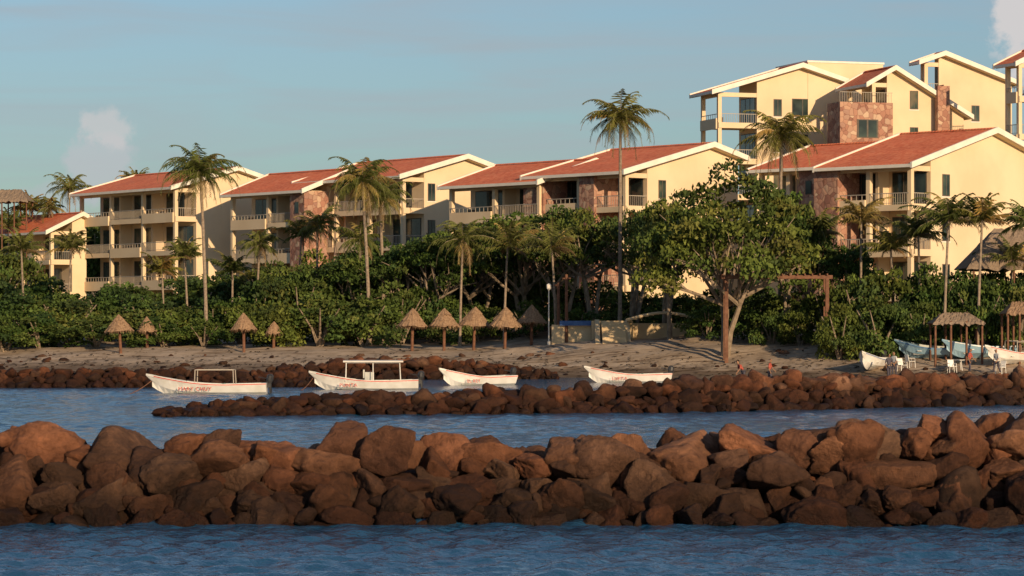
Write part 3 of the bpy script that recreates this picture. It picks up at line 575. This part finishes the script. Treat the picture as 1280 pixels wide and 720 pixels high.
# ------------------------------------------------------------------ boats
def panga(name,u,d,lenm,yaw,canopy=0,z=None,roll=0,txt='',pitch=0,stripe='red',hull='white'):
    x=PX(u,d); zz=0 if z is None else z
    e=empty(name,(x,d,zz)); e.rotation_euler=(roll,pitch,yaw)
    n=18; S=[]
    for i in range(n+1):
        t=i/n; X=lenm*(.5-t)
        b=.85*(1-max(0,(t-.45)/.55)**2.3)*(.88+.12*min(1,t*3)); b=max(b,.02)
        sh=.52+.10*(1-t)**2+.62*max(0,(t-.3)/.7)**2.2; kl=-.22+.62*max(0,(t-.72)/.28)**2.2
        ch=kl+(sh-kl)*.38; Xb=X-.35*max(0,(t-.8)/.2)*1.0
        S.append([(X+ .0,0,kl),(X-.0,-b*.72,ch),(Xb,-b,sh-.12),(Xb,-b-.03,sh-.11),(Xb,-b-.03,sh),(Xb,-b+.09,sh),(X,-b*.8,sh-.3 if b>.2 else sh-.05),(X,-b*.6,.05 if t<.8 else sh-.2)])
    g=G(); ins=G()
    def strip(G_,sel,mir):
        b=len(G_.v); m=len(sel)
        for s in S:
            for k in sel: p=s[k]; G_.v.append((p[0],-p[1] if mir else p[1],p[2]))
        for i in range(n):
            for j in range(m-1):
                q=(b+i*m+j,b+i*m+j+1,b+(i+1)*m+j+1,b+(i+1)*m+j); G_.f.append(q if not mir else q[::-1])
    for mir in(False,True): strip(g,[0,1,2,3,4,5],mir); strip(ins,[5,6,7],mir)
    b=len(ins.v)
    for s in S: p=s[7]; ins.v+=[p,(p[0],-p[1],p[2])]
    for i in range(n): ins.f.append((b+2*i,b+2*i+1,b+2*i+3,b+2*i+2))
    s=S[0]; b=len(g.v); pts=[s[k] for k in(0,1,2,3,4,5)]; g.v+=pts+[(p[0],-p[1],p[2]) for p in pts[::-1]][:-1]; g.f.append(tuple(range(b,len(g.v))))
    b=len(g.v)
    for i in range(13,n+1): p=S[i][5]; g.v+=[(p[0],p[1],p[2]-.015),(p[0],-p[1],p[2]-.015)]
    for i in range(n-13): g.f.append((b+2*i,b+2*i+1,b+2*i+3,b+2*i+2))
    g.out('hull',hull,e,smooth=False); ins.out('interior','boatin',e)
    g=G()
    for xx in(-.18,.05,.25): g.box(lenm*xx-.15,lenm*xx+.15,-.7,.7,.32,.37)
    g.out('thwarts','white',e)
    g=G(); X=lenm/2; g.box(X+.02,X+.2,-.1,.1,.35,.75); 
    g.tube([(X+.14,0,.6),(X+.16,0,.78),(X+.2,0,1.02),(X+.2,0,1.12)],[.13,.2,.19,.08],10); g.tube([(X+.18,0,.6),(X+.24,0,-.35)],[.08,.06],6); g.tube([(X-.02,0,.85),(X-.5,.05,.95)],[.03,.025],5)
    g.out('outboard_motor','black',e)
    st=G()
    for mir in(1,-1):
        b=len(st.v)
        for s_ in S[:-1]:
            p=s_[4]; st.v+=[(p[0],mir*(p[1]-.012),p[2]-.03),(p[0],mir*(p[1]-.012),p[2]-.08)]
        for i in range(n-1): st.f.append((b+2*i,b+2*i+1,b+2*i+3,b+2*i+2))
    st.out('stripe',stripe,e)
    if canopy:
        g=G(); xa,xb=(-lenm*.2,lenm*.33) if canopy>1 else (-lenm*.12,lenm*.22); h=1.62 if canopy>1 else 1.35
        for xx in ((xa,(xa+xb)/2,xb) if canopy>1 else (xa,xb)):
            for s in(-.72,.72): g.tube([(xx,s,.5),(xx*.97,s*.93,h)],[.03,.03],6)
            g.tube([(xx*.97,-.67,h),(xx*.97,.67,h)],[.03,.03],6)
        for s in(-.67,.67): g.tube([(xa*.97,s,h),(xb*.97,s,h)],[.03,.03],6)
        g.out('canopy_frame','rail' if canopy==1 else 'white',e)
        if canopy>1:
            g=G(); g.ext([(-.85,h+.03),(-.8,h+.09),(0,h+.15),(.8,h+.09),(.85,h+.03)],xa-.15,xb+.15); g.out('canopy_top','trim',e)
            g=G(); g.box(-.1,.45,-.3,.3,.38,1.05); g.box(-.2,-.101,-.25,.25,.7,1.2); g.out('console','boatin',e)
    if txt:
        cu=bpy.data.curves.new('lettering','FONT'); cu.body=txt; cu.size=.30; cu.extrude=.004; cu.space_character=1.15; cu.materials.append(M['red'])
        obj('lettering',cu,(-lenm*.26,-.86,.19),(math.radians(78),0,0),1,e)
    g=G(); g.tube([(lenm*.36,.2,.06),(lenm*.36,.2,.42),(lenm*.36,.2,.46)],[.17,.17,.08],10); g.out('fuel_can','red',e)
    g=G(); r=random.Random(int(u)); 
    for k in range(6): g.tube([(lenm*.12+r.uniform(-.3,.3),r.uniform(-.35,.35),.1),(lenm*.12+r.uniform(-.3,.3),r.uniform(-.35,.35),.4+r.uniform(0,.15))],[.22,.1],7)
    g.out('net_pile','netg',e); return e
panga('fishing_boat',262,164.5,6.5,.0,1,txt='MARY CHUY',roll=.0)
panga('fishing_boat',458,174,6.2,.05,2,txt='PUNTA')
panga('fishing_boat',597,186,5.2,.6,0,txt='EL REY')
panga('fishing_boat',786,194,5.6,.28,0,txt='LUPITA')
def beachz(u,d): return gz(PX(u,d),d)+.2
panga('fishing_boat',1091,205,5.0,1.15,0,z=beachz(1091,205)+.05,roll=.05,stripe='blue')
panga('fishing_boat',1226,207,5.2,.25,0,z=beachz(1226,207),roll=-.08,stripe='white',hull='teal')
panga('fishing_boat',1166,208,4.8,-.25,0,z=beachz(1166,208),roll=.08,stripe='blue',hull='teal')
panga('fishing_boat',1272,204,5.2,.5,1,z=beachz(1272,204),roll=.05,stripe='red',hull='white')
for (ua,va,da,ub,db) in [(190,470,164.5,152,163),(392,468,174,372,172)]:
    e=empty('mooring_line'); g=G(); a=Vector((PX(ua,da),da,.75)); b=Vector((PX(ub,db),db,-.1))
    g.tube([a.lerp(b,t)-Vector((0,0,.15*math.sin(t*3.14))) for t in np.linspace(0,1,7)],[.025]*7,5); g.out('rope','wood',e)
def chair(u,d,yaw):
    x=PX(u,d); e=empty('plastic_chair',(x,d,gz(x,d)),(0,0,yaw)); g=G()
    for a in(-.24,.24):
        for b in(-.22,.22): g.tube([(a*1.1,b*1.1,-.02),(a,b,.44)],[.025,.025],5)
        g.tube([(a,-.22,.44),(a,-.22,.66),(a,.24,.68)],[.022]*3,5)
    g.box(-.25,.25,-.25,.25,.43,.46)
    g.ext([(.22,.461),(.26,.461),(.36,.9),(.33,.92)],-.22,.22); g.out('seat_and_back','white',e)
for u,d,y in [(1128,204,.5),(1138,205,2.),(1190,202,.2),(1251,201,-.8)]: chair(u,d,y)
for u,d in [(1197,203)]:
    x=PX(u,d); e=empty('plastic_table',(x,d,gz(x,d))); g=G(); g.tube([(0,0,.70),(0,0,.74)],[.5,.5],16)
    for q in range(4): g.tube([(math.cos(q*1.57+.8)*.4,math.sin(q*1.57+.8)*.4,-.02),(math.cos(q*1.57+.8)*.3,math.sin(q*1.57+.8)*.3,.7)],[.025,.025],5)
    g.out('table','white',e)
def debris():
    r=np.random.default_rng(5); C=[]
    for i in range(3200):
        x=r.uniform(-60,45); s=abs(r.normal(7,3.5)) if r.random()<.7 else r.uniform(2,22); y=ys(x)+s
        C.append((x,y,gz(x,y)+.03))
    C=np.array(C); V,Fc=leafq(C,.22,r); V[:,2]=np.repeat(C[:,2],4)+np.abs(V[:,2]-np.repeat(C[:,2],4))*.5
    K=np.tile(np.array([(.05,.035,.02)]),(len(V),1))*np.repeat(r.uniform(.5,2.,len(C)),4)[:,None]
    obj('seaweed_debris',mesh('seaweed_debris',V,Fc,['leaf'],col=K))
    L=[]
    for i in range(160):
        x=r.uniform(-60,45); s=r.uniform(-1,14); y=ys(x)+s; L.append((x,y,gz(x,y),r.uniform(.1,.4),3,1.4))
    rocks('beach_stones',L,66,(.7,.7,.7))
debris()
# ------------------------------------------------------------------ people
def person(name,u,d,yaw,pose='stand',top='cloth_a',bot='cloth_c',z=None):
    x=PX(u,d); zz=gz(x,d) if z is None else z; e=empty(name,(x,d,zz),(0,0,yaw))
    bend=.75 if pose=='bend' else .08
    hip=Vector((0,0,.92)); ub=Vector((0,-math.sin(bend),math.cos(bend)))
    ch=hip+ub*.42; nk=hip+ub*.56; hd=nk+Vector((0,-.04,.09)); hd2=hd+Vector((0,-.01,.12))
    def skin(nm_,pts,edges,mat,sub=1):
        me=bpy.data.meshes.new(nm_); me.from_pydata([tuple(p[0]) for p in pts],edges,[]); me.materials.append(M[mat])
        o=obj(nm_,me,parent=e); m=o.modifiers.new('s','SKIN'); 
        for i,p in enumerate(pts):
            o.data.skin_vertices[0].data[i].radius=p[1] if isinstance(p[1],tuple) else (p[1],p[1])
        o.data.skin_vertices[0].data[0].use_root=True; m.use_smooth_shade=True
        s=o.modifiers.new('u','SUBSURF'); s.levels=sub; s.render_levels=sub; return o
    st=.30 if pose=='walk' else .1
    shL=ch+Vector((-.19,0,.05)); shR=ch+Vector((.19,0,.05))
    elL=shL+Vector((-.07,.05,-.27)); elR=shR+Vector((.07,-.08,-.26)); 
    hL=elL+Vector((.0,-.10,-.24)); hR=elR+Vector((0,-.17,-.18))
    skin('shirt',[(hip+Vector((0,0,.05)),(.15,.11)),(hip+ub*.22,(.14,.1)),(ch,(.16,.11)),(nk,.055),(shL,.07),(elL,.05),(shR,.07),(elR,.05)],[(0,1),(1,2),(2,3),(2,4),(4,5),(2,6),(6,7)],top,2)
    for el,h,sx in((elL,hL,-1),(elR,hR,1)):
        dr=(h-el).normalized(); pts=[(el,.043),(h,.028),(h+dr*.06,(.038,.02))]; ed=[(0,1),(1,2)]
        for k in range(4):
            o_=Vector((0,(k-1.5)*.02,0)); pts.append((h+dr*.10+o_,.01)); pts.append((h+dr*(.15+.012*(k in(1,2)))+o_+Vector((-sx*.015,0,0)),.009)); ed+=[(2,len(pts)-2),(len(pts)-2,len(pts)-1)]
        pts.append((h+dr*.05+Vector((0,-.045,0)),.011)); pts.append((h+dr*.085+Vector((0,-.06,0)),.009)); ed+=[(1,len(pts)-2),(len(pts)-2,len(pts)-1)]
        skin('forearm_and_hand',pts,ed,'skin',1)
    kL=Vector((-.1,-st*.5-.03,.48)); kR=Vector((.1,st*.4-.03,.48)); aL=Vector((-.1,-st*.7,.09)); aR=Vector((.1,st*.9,.09))
    skin('trousers',[(hip,(.15,.115)),(hip+Vector((-.1,0,-.08)),.095),(kL,.065),(aL+Vector((0,0,.08)),.05),(hip+Vector((.1,0,-.08)),.095),(kR,.065),(aR+Vector((0,0,.08)),.05)],[(0,1),(1,2),(2,3),(0,4),(4,5),(5,6)],bot,2)
    for a in(aL,aR): skin('foot',[(a+Vector((0,0,.04)),.04),(a+Vector((0,.02,-.04)),.04),(a+Vector((0,-.14,-.055)),(.04,.025))],[(0,1),(1,2)],'skin',1)
    skin('head',[(nk,.05),(hd,(.062,.07)),(hd2,(.078,.09)),(hd2+Vector((0,0,.06)),.05),(hd+Vector((0,-.09,.05)),.015),(hd+Vector((-.08,.01,.06)),.014),(hd+Vector((.08,.01,.06)),.014)],[(0,1),(1,2),(2,3),(1,4),(1,5),(1,6)],'skin',2)
    skin('hair',[(hd2+Vector((0,.035,-.03)),(.078,.075)),(hd2+Vector((0,.02,.06)),(.08,.085))],[(0,1)],'hair',2)
    g=G()
    for s in(-.03,.03): g.tube([hd+Vector((s,-.075,.085)),hd+Vector((s,-.09,.085))],[.01,.006],6)
    g.tube([hd+Vector((-.025,-.07,0)),hd+Vector((.025,-.07,0))],[.008,.008],5)
    g.out('eyes_and_mouth','hair',e)
person('standing_man',1111,200,.4,'stand','cloth_a','cloth_a')
person('walking_man',962,200,1.3,'walk','cloth_b','cloth_a')
person('bending_man',929,201,-1.2,'bend','cloth_b','cloth_a')
person('standing_man',1118,201,-.8,'stand','cloth_c','cloth_a')
person('standing_man',1212,201,1.1,'stand','cloth_b','cloth_a')
person('walking_man',1246,200.5,-.9,'walk','cloth_c','cloth_a')
# ------------------------------------------------------------------ world
def world():
    w=bpy.data.worlds.new('World'); scene.world=w; w.use_nodes=True; nt=w.node_tree; bg=nt.nodes['Background']
    el=R(15); a=R(26)
    sk=nd(nt,'ShaderNodeTexSky',sky_type='NISHITA'); sk.sun_disc=False; sk.sun_elevation=el; sk.sun_rotation=math.pi-a
    sk.air_density=1.0; sk.dust_density=.6; sk.ozone_density=2.0
    tc=nd(nt,'ShaderNodeTexCoord'); sp=nd(nt,'ShaderNodeSeparateXYZ'); lk(nt,tc.outputs['Generated'],sp.inputs[0])
    tint=ramp(nt,sp.outputs['Z'],[(0,(.66,.79,.94)),(.05,(.66,.79,.94)),(.11,(.80,.88,1.0)),(.4,(.78,.88,1))])
    c=mul(nt,sk.outputs[0],tint)
    mp=nd(nt,'ShaderNodeMapping'); mp.inputs['Scale'].default_value=(7,7,75); mp.inputs['Rotation'].default_value=(0,.06,0); lk(nt,tc.outputs['Generated'],mp.inputs[0])
    n=nd(nt,'ShaderNodeTexNoise'); n.inputs['Scale'].default_value=1.; n.inputs['Detail'].default_value=7; n.inputs['Distortion'].default_value=.8; lk(nt,mp.outputs[0],n.inputs['Vector'])
    f=ramp(nt,n.outputs['Fac'],[(.42,(0,0,0)),(.75,(.6,.6,.6))])
    c=mul(nt,c,(4.3,4.6,5.0),f,'MIX')
    n2=nd(nt,'ShaderNodeTexNoise'); n2.inputs['Scale'].default_value=70; n2.inputs['Detail'].default_value=8; n2.inputs['Roughness'].default_value=.6; lk(nt,tc.outputs['Generated'],n2.inputs['Vector'])
    def cloud(c,cx,cz,rx,rz,col,den):
        def M_(op,a_,b_=None):
            m=nd(nt,'ShaderNodeMath',operation=op)
            for i,q in enumerate((a_,b_)):
                if q is None: continue
                if isinstance(q,(int,float)): m.inputs[i].default_value=q
                else: lk(nt,q,m.inputs[i])
            return m.outputs[0]
        dx=M_('DIVIDE',M_('SUBTRACT',sp.outputs['X'],cx),rx); dz=M_('DIVIDE',M_('SUBTRACT',sp.outputs['Z'],cz),rz)
        dd=M_('SQRT',M_('ADD',M_('MULTIPLY',dx,dx),M_('MULTIPLY',dz,dz)))
        v=M_('SUBTRACT',M_('ADD',M_('MULTIPLY',M_('SUBTRACT',n2.outputs['Fac'],.5),2.6),1.0),dd)
        mr=nd(nt,'ShaderNodeMapRange'); mr.interpolation_type='SMOOTHSTEP'; lk(nt,v,mr.inputs[0]); mr.inputs[1].default_value=0; mr.inputs[2].default_value=.5; mr.inputs[3].default_value=0; mr.inputs[4].default_value=den
        fy=M_('GREATER_THAN',sp.outputs['Y'],0.0)
        return mul(nt,c,col,M_('MULTIPLY',mr.outputs[0],fy),'MIX')
    c=cloud(c,-.139,.052,.0125,.0135,(5.6,5.7,6.0),.65)
    c=cloud(c,-.137,.066,.009,.008,(6.6,6.4,6.4),.65)
    c=cloud(c,-.155,.042,.018,.006,(5.0,5.3,5.7),.5)
    c=cloud(c,.170,.100,.008,.018,(7.4,7.0,6.9),.9)
    lk(nt,c,bg.inputs[0]); bg.inputs[1].default_value=.09
    l=bpy.data.lights.new('sun','SUN'); l.energy=5.0; l.angle=R(.5); l.color=(1,.73,.45); o=bpy.data.objects.new('sun',l); scene.collection.objects.link(o)
    sv=Vector((math.sin(a)*math.cos(el),-math.cos(a)*math.cos(el),math.sin(el))); o.rotation_euler=sv.to_track_quat('Z','Y').to_euler(); o.location=sv*100
world()
cam=bpy.data.cameras.new('cam'); cam.sensor_width=36; cam.lens=36*F/1280; cam.shift_y=40/1280; cam.clip_end=8000; cam.clip_start=.5
co=obj('camera',cam,(0,0,CH),(math.pi/2,0,0)); scene.camera=co
scene.view_settings.view_transform='Standard'; scene.view_settings.look='None'; scene.view_settings.exposure=0
